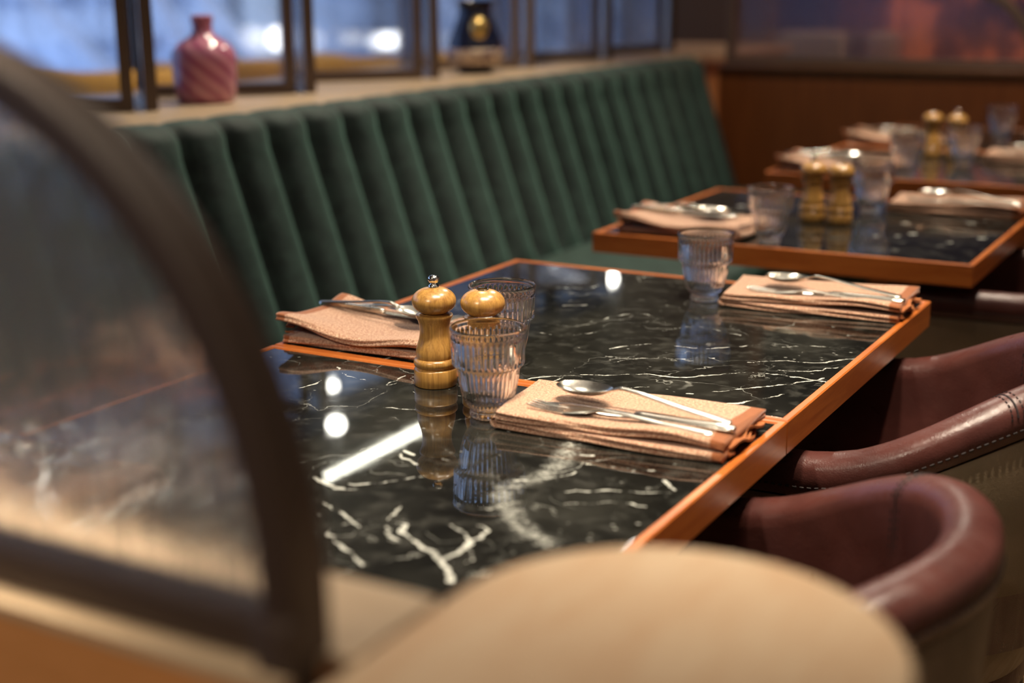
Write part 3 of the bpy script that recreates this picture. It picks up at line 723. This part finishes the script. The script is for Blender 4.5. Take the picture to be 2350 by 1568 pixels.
def loft(bm, secs):
    rings = [[bm.verts.new(p) for p in s_] for s_ in secs]; n = len(rings[0])
    for i in range(len(rings)-1):
        for k in range(n): bm.faces.new((rings[i][k], rings[i][(k+1) % n], rings[i+1][(k+1) % n], rings[i+1][k]))
    bm.faces.new(rings[0][::-1]); bm.faces.new(rings[-1])
def sect(x, w, z, t, sag=0, yc=0, N=11):
    us = np.linspace(-1, 1, N)
    top = [(x, yc+w*u, z-sag*(1-u*u)+t*.5*math.sqrt(max(0, 1-u**4))) for u in us]
    bot = [(x, yc+w*u, z-sag*(1-u*u)-t*.5*math.sqrt(max(0, 1-u**4))) for u in us[::-1][1:-1]]
    return top+bot
def make_spoon():
    bm = bmesh.new(); S_ = []
    for x in list(np.linspace(.0004, .010, 8))+list(np.linspace(.013, .205, 58)):
        if x < .066: u = x/.066; w = .0215*math.sqrt(max(0, 1-(2*u-1)**2))*(1-.10*(u-.4)); w = max(w, .0012); sag = .0085*(w/.0215)**1.2
        else: w = 0; sag = 0
        if x > .060: w = max(w, interp(x, [.060, .072, .085, .13, .19, .202, .205], [.004, .0031, .0032, .0050, .0068, .0062, .0030])); 
        z = interp(x, [0, .03, .066, .078, .10, .15, .205], [.0100, .0105, .0125, .0165, .0150, .0085, .0030])
        t = interp(x, [0, .06, .075, .10, .205], [.0014, .0016, .0034, .0030, .0026])
        S_.append(sect(x, w, z, t, sag))
    loft(bm, S_); return from_bm('dinner_spoon', bm, M['steel'], smooth=True)
def make_fork():
    bm = bmesh.new()
    zf = lambda x: interp(x, [0, .02, .045, .07, .085, .11, .15, .205], [.0045, .0022, .0018, .0040, .0075, .0070, .0040, .0022])
    S_ = [sect(x, interp(x, [.042, .05, .062, .074, .085, .13, .19, .203, .205], [.0118, .0120, .0098, .0040, .0030, .0042, .0060, .0055, .003]), zf(x), interp(x, [.042, .07, .205], [.0014, .0030, .0024]), 0) for x in np.linspace(.042, .205, 50)]
    loft(bm, S_)
    for k in range(4):
        yc = (k-1.5)*.0064
        loft(bm, [sect(x, interp(x, [0, .006, .045], [.0006, .0014, .0019]), zf(x), .0016, 0, yc*interp(x, [0, .045], [.95, 1.0]), 7) for x in np.linspace(0.0, .046, 16)])
    return from_bm('dinner_fork', bm, M['steel'], smooth=True)
def make_knife():
    root = empty('dinner_knife')
    bm = bmesh.new()
    loft(bm, [sect(x, interp(x, [0, .008, .03, .08, .105, .112], [.0015, .0062, .0092, .0098, .0080, .0040]), .0022, interp(x, [0, .11], [.0010, .0018]), 0, interp(x, [0, .03, .112], [-.004, 0, 0])) for x in np.linspace(0, .112, 34)])
    from_bm('blade', bm, M['steel'], root, smooth=True)
    bm = bmesh.new()
    loft(bm, [sect(x, interp(x, [.108, .112, .125, .19, .212, .216], [.0035, .0050, .0056, .0076, .0078, .0050]), .0040, interp(x, [.108, .115, .20, .216], [.004, .0072, .0080, .0055])) for x in np.linspace(.108, .216, 34)])
    from_bm('handle', bm, M['steel'], root, smooth=True)
    return root
napA = make_napkin('napkin', .262, .122, 0, 1)
napL = make_napkin('napkin', .250, .135, .011, 5, mirror=True, single=True)
napM = make_napkin('napkin', .262, .122, .004, 3)
spoon = make_spoon(); fork = make_fork(); knife = make_knife()
uS = set()
def use(proto):
    if proto not in uS: uS.add(proto); return proto
    return copy_tree(proto)
def setting(nproto, x, y, rz, where, right=True, cut=True):
    """x, y = front fold corner of the napkin; right-hand settings point their handles to the aisle"""
    n = use(nproto); n.location = (x, y, TZ); n.rotation_euler = (0, 0, rz)
    tag(n, 'folded copper melange napkin '+where, 'napkin', 'folded copper napkins')
    if not cut: return
    Mx = Matrix.Translation((x, y, TZ)) @ Matrix.Rotation(rz, 4, 'Z')
    sg = 1 if right else -1; fl = 0 if right else math.pi
    zt = .0232 if nproto is not napL else .0285
    for nm, proto, lx, ly, lz, da in (('spoon', spoon, .052, .068, zt+.0060, -.135), ('fork', fork, .040, .026, zt-.0006, -.055), ('knife', knife, .046, .040, zt-.0012, -.035)):
        o = use(proto); p = Mx @ Vector((sg*lx, ly if right else .138-ly, lz))
        o.location = p; o.rotation_euler = (0, (.012 if nm == 'spoon' else 0), rz+da+fl)
        tag(o, {'spoon': 'steel spoon with oval bowl on the napkin ', 'fork': 'steel fork with four tines on the napkin ', 'knife': 'steel knife beside the fork on the napkin '}[nm]+where, nm, 'steel cutlery on napkins')
setting(napA, -.709, 1.192, .035, 'nearest the camera, sharp on the nearest table')
setting(napM, -.704, 1.838, .03, 'right of the second table\'s lone tumbler')
setting(napL, -.880, 1.378, .01, 'left of the sharp wooden mills', right=False)
setting(napL, -.845, 2.335, .03, 'on the third table\'s banquette side', right=False)
setting(napL, -.872, .745, .0, 'behind the blurred foreground glass', right=False)
setting(napM, -.712, 2.790, -.01, 'on the third table\'s aisle side')
setting(napL, -.86, 3.290, .0, 'on the fourth table\'s banquette side', right=False)
setting(napL, -.88, 3.930, .0, 'on the farthest table\'s banquette side', right=False)
setting(napM, -.70, 3.690, .0, 'right of the farthest mills')
setting(napM, -.70, 4.280, .0, 'on the farthest table\'s aisle side')

# ================================================================== CHAIRS
def make_chair():
    root = empty('tub_chair')
    AX, r = .27, .245       # straight arm length, back radius (outer edge at the top)
    path = []
    for t in np.linspace(0, 1, 12)[:-1]: path.append((-AX+AX*t, r, 0, 1))
    for a in np.linspace(math.pi/2, -math.pi/2, 49): path.append((r*math.cos(a), r*math.sin(a), math.cos(a), math.sin(a)))
    for t in np.linspace(1, 0, 12)[1:]: path.append((-AX+AX*t, -r, 0, -1))
    def ztop(x): return .694+.096*sst(x, -.06, .25)
    def sweep(name, prof, mat, closed=True):
        vs = []; fs = []; n = None
        for i, (x, y, nx, ny) in enumerate(path):
            P = prof(x); n = len(P)
            e = min(i, len(path)-1-i); k = [.55, .85, .96][e] if e < 3 else 1
            c = sum(p[0] for p in P)/n
            for (o_, z) in P: o2 = c+(o_-c)*k; vs.append((x+nx*o2, y+ny*o2, z))
        for i in range(len(path)-1):
            for k in range(n if closed else n-1): fs.append((i*n+k, (i+1)*n+k, (i+1)*n+(k+1) % n, i*n+(k+1) % n))
        fs.append(tuple(range(n-1, -1, -1))); fs.append(tuple((len(path)-1)*n+k for k in range(n)))
        return mesh(name, vs, fs, mat, root, angle=R(60))
    T = .050
    def pl_(x):
        zt = ztop(x); rr_ = T/2; P = []
        inn = -T; g = .0
        th = T
        P.append((-th-.012, .44)); P.append((-th-.010, .52)); P.append((-th-.004, .60)); P.append((-th, zt-.055)); P.append((-th, zt-rr_))
        for a in np.linspace(math.pi, 0, 11)[1:-1]: P.append((-th/2+rr_*math.cos(a), zt-rr_*.8+rr_*.8*math.sin(a)))
        P += [(0, zt-rr_), (-.001, zt-.044), (-.006, zt-.047), (-.020, zt-.047), (-.030, .46)]
        return P
    def po(x):
        zt = ztop(x)
        return [(-.028, zt-.052), (-.0045, zt-.0485), (-.0035, zt-.056), (-.012, .60), (-.030, .52), (-.052, .44), (-.075, .385), (-.085, .38), (-.085, .42), (-.045, .50)]
    sweep('leather_backrest', pl_, M['leather'])
    sweep('outer_shell', po, M['taupe'])
    # seams with stitching: dashes along the top roll and vertical seams inside
    bm = bmesh.new()
    def dash(p, q, rad=.0008): tube(bm, [p, q], rad, 5)
    def wall(x, y, nx, ny, off, z): return Vector((x+nx*off, y+ny*off, z))
    fine = []
    for i in range(len(path)-1):
        a, b = path[i], path[i+1]; L = math.hypot(b[0]-a[0], b[1]-a[1]); k = max(1, round(L/.0075))
        for j in range(k):
            u, v = j/k, (j+.55)/k; A = [a[m]+(b[m]-a[m])*u for m in range(4)]; B = [a[m]+(b[m]-a[m])*v for m in range(4)]
            dash(wall(*A, .0003, ztop(A[0])-.034), wall(*B, .0003, ztop(B[0])-.034), .0011)
    for sgn in (1, -1):
        for da in (-.028, .028):
            a = sgn*(math.pi/2-.72)+da*1.0
            x, y, nx, ny = r*math.cos(a), r*math.sin(a), math.cos(a), math.sin(a); zt = ztop(x)
            z = zt-.03
            while z > .47:
                off = -T-(.012*(1-sst(z, .44, .64))) - .0001
                dash(wall(x, y, nx, ny, off, z), wall(x, y, nx, ny, off-.00005, z-.0045), .0009); z -= .0085
            for t in np.linspace(math.pi-.1, .15, 12):
                o1 = -T/2+T/2*math.cos(t); z1 = zt-T*.4+T*.4*math.sin(t); o2 = -T/2+T/2*math.cos(t-.13); z2 = zt-T*.4+T*.4*math.sin(t-.13)
                dash(wall(x, y, nx, ny, o1, z1+.0002), wall(x, y, nx, ny, o2, z2+.0002), .0009)
    st = from_bm('stitching', bm, M['stitch'], root, smooth=False)
    # the seam line itself
    for sgn in (1, -1):
        bm = bmesh.new()
        a = sgn*(math.pi/2-.72); x, y, nx, ny = r*math.cos(a), r*math.sin(a), math.cos(a), math.sin(a); zt = ztop(x)
        P = [wall(x, y, nx, ny, -T-(.012*(1-sst(z, .44, .64)))+.0004, z) for z in np.linspace(.46, zt-.025, 14)]
        P += [wall(x, y, nx, ny, -T/2+T/2*math.cos(t), zt-T*.4+T*.4*math.sin(t)-.0004) for t in np.linspace(math.pi-.1, .15, 10)]
        tube(bm, P, .0014, 6)
        from_bm('seam', bm, M['stitch'], root, smooth=True)
    # seat cushion
    vs = []; fs = []; N = 48
    outl = [(-AX-.02, .175)]+[(.175*math.cos(a), .175*math.sin(a)) for a in np.linspace(math.pi/2, -math.pi/2, N-2)]+[(-AX-.02, -.175)]
    pr_ = [(1, .37), (1.0, .45), (.96, .472), (.8, .482), (.0, .485)]
    for s_, z in pr_: vs += [((x+.05)*s_-.05, y*s_, z) for x, y in outl]
    n = len(outl)
    for i in range(len(pr_)-1):
        for k in range(n): fs.append((i*n+k, i*n+(k+1) % n, (i+1)*n+(k+1) % n, (i+1)*n+k))
    fs.append(tuple(range(n-1, -1, -1)))
    mesh('seat_cushion', vs, fs, M['leather'], root, angle=R(50))
    for (x, y) in ((-.24, .17), (-.24, -.17), (.13, .14), (.13, -.14)):
        bm = bmesh.new(); kx = 1.35 if x > 0 else 1.1
        tube(bm, [(x, y, .385), (x*kx*.5+x*.5, y*1.1, .2), (x*kx, y*1.25, .001)], [.021, .017, .011], 12)
        from_bm('leg', bm, M['legwood'], root, smooth=True)
    return root
ch = make_chair()
C2 = [(-.405, 1.040, 0, 'nearest burgundy leather tub chair, its rounded back seen from above'),
      (-.39, 1.655, .04, 'burgundy tub chair with long stitched arm tucked at the second table'),
      (-.33, 2.600, .05, 'blurred dark tub chair at the third table, only its arm showing'),
      (-.40, 3.56, 0, 'tub chair at the fourth table, hidden beyond the frame edge')]
for i, (x, y, rz, lab) in enumerate(C2[:3]):
    o = ch if i == 0 else copy_tree(ch); o.location = (x, y, 0); o.rotation_euler = (0, 0, rz)
    tag(o, lab, 'chair', 'burgundy leather tub chairs')

# ================================================================== VASES AND THE ROOM BEHIND
v = lathe('swirl_vase', [(0, 0), (.060, 0), (.068, .004), (.0735, .018), (.0755, .050), (.0775, .085), (.078, .105), (.0745, .124), (.062, .140), (.044, .152), (.030, .160), (.0245, .168), (.0235, .180), (.0265, .196), (.0265, .205), (.022, .208), (.018, .203), (.017, .18), (0, .17)], M['pink'], None, 64, (-2.33, 2.60, .9305))
tag(v, 'pink swirled bottle vase with narrow neck on the ledge behind the banquette', 'vase')
v = empty('painted_vase', (-2.30, 3.83, .9305))
lathe('vase_body', [(0, 0), (.050, 0), (.056, .006), (.060, .018), (.080, .030), (.088, .048), (.089, .075), (.086, .095), (.080, .115), (.070, .140), (.060, .165), (.054, .185), (.054, .205), (.060, .225), (.056, .227), (.048, .205), (.046, .19), (0, .18)], M['navy'], v, 64)
cream = NT('cream_gold_glaze'); cn = cream.noise(45, 2, .5, cream.coord()); cream.pbr(col=cream.mix(cream.ramp(cn, .45, .6), (.60, .46, .34), (.20, .13, .14)), rough=.2)
lathe('patterned_band', [(.0790, .028), (.0905, .047), (.0915, .060), (.0908, .076), (.0885, .078), (.0885, .047), (.0780, .030)], cream.m, v, 48, closed=True)
bm = bmesh.new(); bmesh.ops.create_uvsphere(bm, u_segments=24, v_segments=12, radius=1)
for q in bm.verts: q.co = Vector((q.co.x*.030+.040, q.co.y*.034-.042, q.co.z*.040+.138))
from_bm('gold_medallion', bm, M['gold'], v, smooth=True)
tag(v, 'dark navy and gold painted vase on the ledge behind the banquette', 'vase')

def armchair(x, y, rz, sc_, label):
    root = empty('mustard_armchair', (x, y, 0), rz)
    box('seat_cushion', (-.28, -.28, .30), (.28, .28, .46), M['yellow'], root, .05, seg=4)
    vs = []; fs = []; P = [(.0, .30), (.05, .70), (.055, .84), (.03, .875), (.0, .88), (-.03, .865), (-.045, .83), (-.05, .6), (-.06, .30)]; n = len(P); K = 24
    for i in range(K+1):
        a = R(-105)+R(210)*i/K
        for o_, z in P: vs.append(((.30+o_)*math.cos(a), (.30+o_)*math.sin(a), z*sc_ if z > .5 else z))
    for i in range(K):
        for k in range(n): fs.append((i*n+k, (i+1)*n+k, (i+1)*n+(k+1) % n, i*n+(k+1) % n))
    fs.append(tuple(range(n-1, -1, -1))); fs.append(tuple(K*n+k for k in range(n)))
    mesh('curved_back', vs, fs, M['yellow'], root, angle=R(60))
    for a in (45, 135, 225, 315):
        bm = bmesh.new(); tube(bm, [(.2*math.cos(R(a)), .2*math.sin(R(a)), .3), (.24*math.cos(R(a)), .24*math.sin(R(a)), .001)], [.02, .012], 8); from_bm('leg', bm, M['legwood'], root)
    tag(root, label, 'armchair', 'mustard armchairs by the windows')
armchair(-3.55, 3.42, 0, 1.075, 'leftmost mustard yellow armchair, seen through the screen left of the pink vase')
armchair(-3.62, 4.40, 0, 1.065, 'mustard yellow armchair seen behind and right of the pink vase')
armchair(-3.55, 5.20, 0, 1.03, 'mustard yellow armchair between the vases, under the white table lamp')
def side_table(x, y, z, label):
    root = empty('round_table', (x, y, 0))
    lathe('table_top', [(0, z-.03), (.34, z-.03), (.35, z-.015), (.34, z), (0, z)], M['white'], root, 40)
    lathe('pedestal', [(.03, .02), (.03, z-.03)], M['black_metal'], root, 16); lathe('pedestal_foot', [(.22, 0), (.22, .01), (.03, .025)], M['black_metal'], root, 24)
    tag(root, label, 'table', 'white round tables by the windows')
side_table(-4.35, 5.12, .74, 'white round table behind the pink vase')
side_table(-4.35, 6.16, .74, 'white round table behind the mustard armchair between the vases')
def table_lamp(x, y, z, s, label):
    root = empty('table_lamp', (x, y, z))
    lathe('base', [(0, 0), (.05, 0), (.05, .008), (.006, .014), (.006, .13*s)], M['black_metal'], root, 24)
    lathe('lamp_shade', [(0, .13*s), (.030, .13*s), (.058, .15*s), (.064, .175*s), (.055, .205*s), (.030, .222*s), (0, .224*s)], M['lamp'], root, 32)
    tag(root, label, 'lamp', 'glowing table lamps')
table_lamp(-4.28, 6.26, .741, 1.0, 'glowing white table lamp above the yellow armchair between the vases')
table_lamp(-4.28, 5.33, .741, 1.25, 'glowing white table lamp seen right of the pink vase')
for i, (x, y, z, s) in enumerate([(-4.30, 4.93, .741, 1), (-4.18, 4.86, .741, 1), (-4.45, 4.95, .741, .8)]):
    o = lathe('candle_glass', [(0, 0), (.028*s, 0), (.034*s, .06), (.03*s, .062), (.024*s, .012), (0, .01)], M['candle'], None, 20, (x, y, z))
    tag(o, 'small warm glowing candle glass on the white table left of the pink vase', 'candle', 'candle glasses by the pink vase')

# lamps that mirror in the polished tops
def pendant(x, y, z, r, label):
    root = empty('globe_pendant', (x, y, z))
    lathe('globe', [(0, -r)]+[(r*math.cos(a), r*math.sin(a)) for a in np.linspace(R(-80), R(80), 16)]+[(0, r)], M['pend'], root, 32)
    lathe('cord', [(.004, r), (.004, 3.75-z)], M['black_metal'], root, 8)
    tag(root, label, 'pendant lamp', 'globe pendants mirrored in the marble')
pendant(-3.59, 4.72, 2.2, .034, 'white globe pendant mirrored brightly in the nearest table')
pendant(-4.25, 5.57, 2.33, .022, 'smaller white globe pendant mirrored above the bright one in the nearest table')
pendant(-3.87, 8.13, 2.2, .045, 'white globe pendant mirrored in the second table')
pendant(-4.66, 8.34, 2.2, .035, 'white globe pendant mirrored at the second table\'s far corner')
def tube_light(a, b, label):
    a = Vector(a); b = Vector(b); L = (b-a).length; root = empty('linear_light', (a+b)/2, math.atan2((b-a).y, (b-a).x))
    box('diffuser', (-L/2, -.012, -.012), (L/2, .012, 0), M['led'], root); box('housing', (-L/2-.01, -.022, 0), (L/2+.01, .022, .05), M['black_metal'], root)
    lathe('suspension_wire', [(.002, .05), (.002, 3.75-a.z)], M['black_metal'], root, 6)
    tag(root, label, 'linear light')
tube_light((-4.05, 5.22, 2.7), (-4.06, 6.35, 2.7), 'long bright linear ceiling light mirrored diagonally in the nearest table')

struct(box('wall_side', (2.8, -1.5, 0), (2.9, 14, 3.75), simple('warm_beige_wall', (.55, .42, .30), .8)), 'warm beige side wall of the dining room')
M['down'] = emit('glint_light_glow', (1, .86, .64), 26)  # unseen overhead discs, added so glass and metal catch glints
dl = None
for (x, y) in ((.3, .5), (.3, 2.2), (.3, 3.9), (1.2, 1.2), (1.2, 3.0), (1.2, -.5), (-.6, -.9), (-1.0, 3.0), (2.0, 2.2), (.3, 6.0)):
    if dl is None:
        o = dl = empty('added_glint_light', (x, y, 3.75))
        lathe('trim_ring', [(.045, 0), (.062, 0), (.062, -.006), (.045, -.006)], M['black_metal'], o, 32, closed=True)
        lathe('lens', [(0, -.003), (.044, -.003), (.044, -.001), (0, -.001)], M['down'], o, 32)
    else: o = copy_tree(dl); o.location = (x, y, 3.75)
    tag(o, 'small round unseen light added overhead for glints on glass and metal', 'downlight', 'added overhead glint lights')
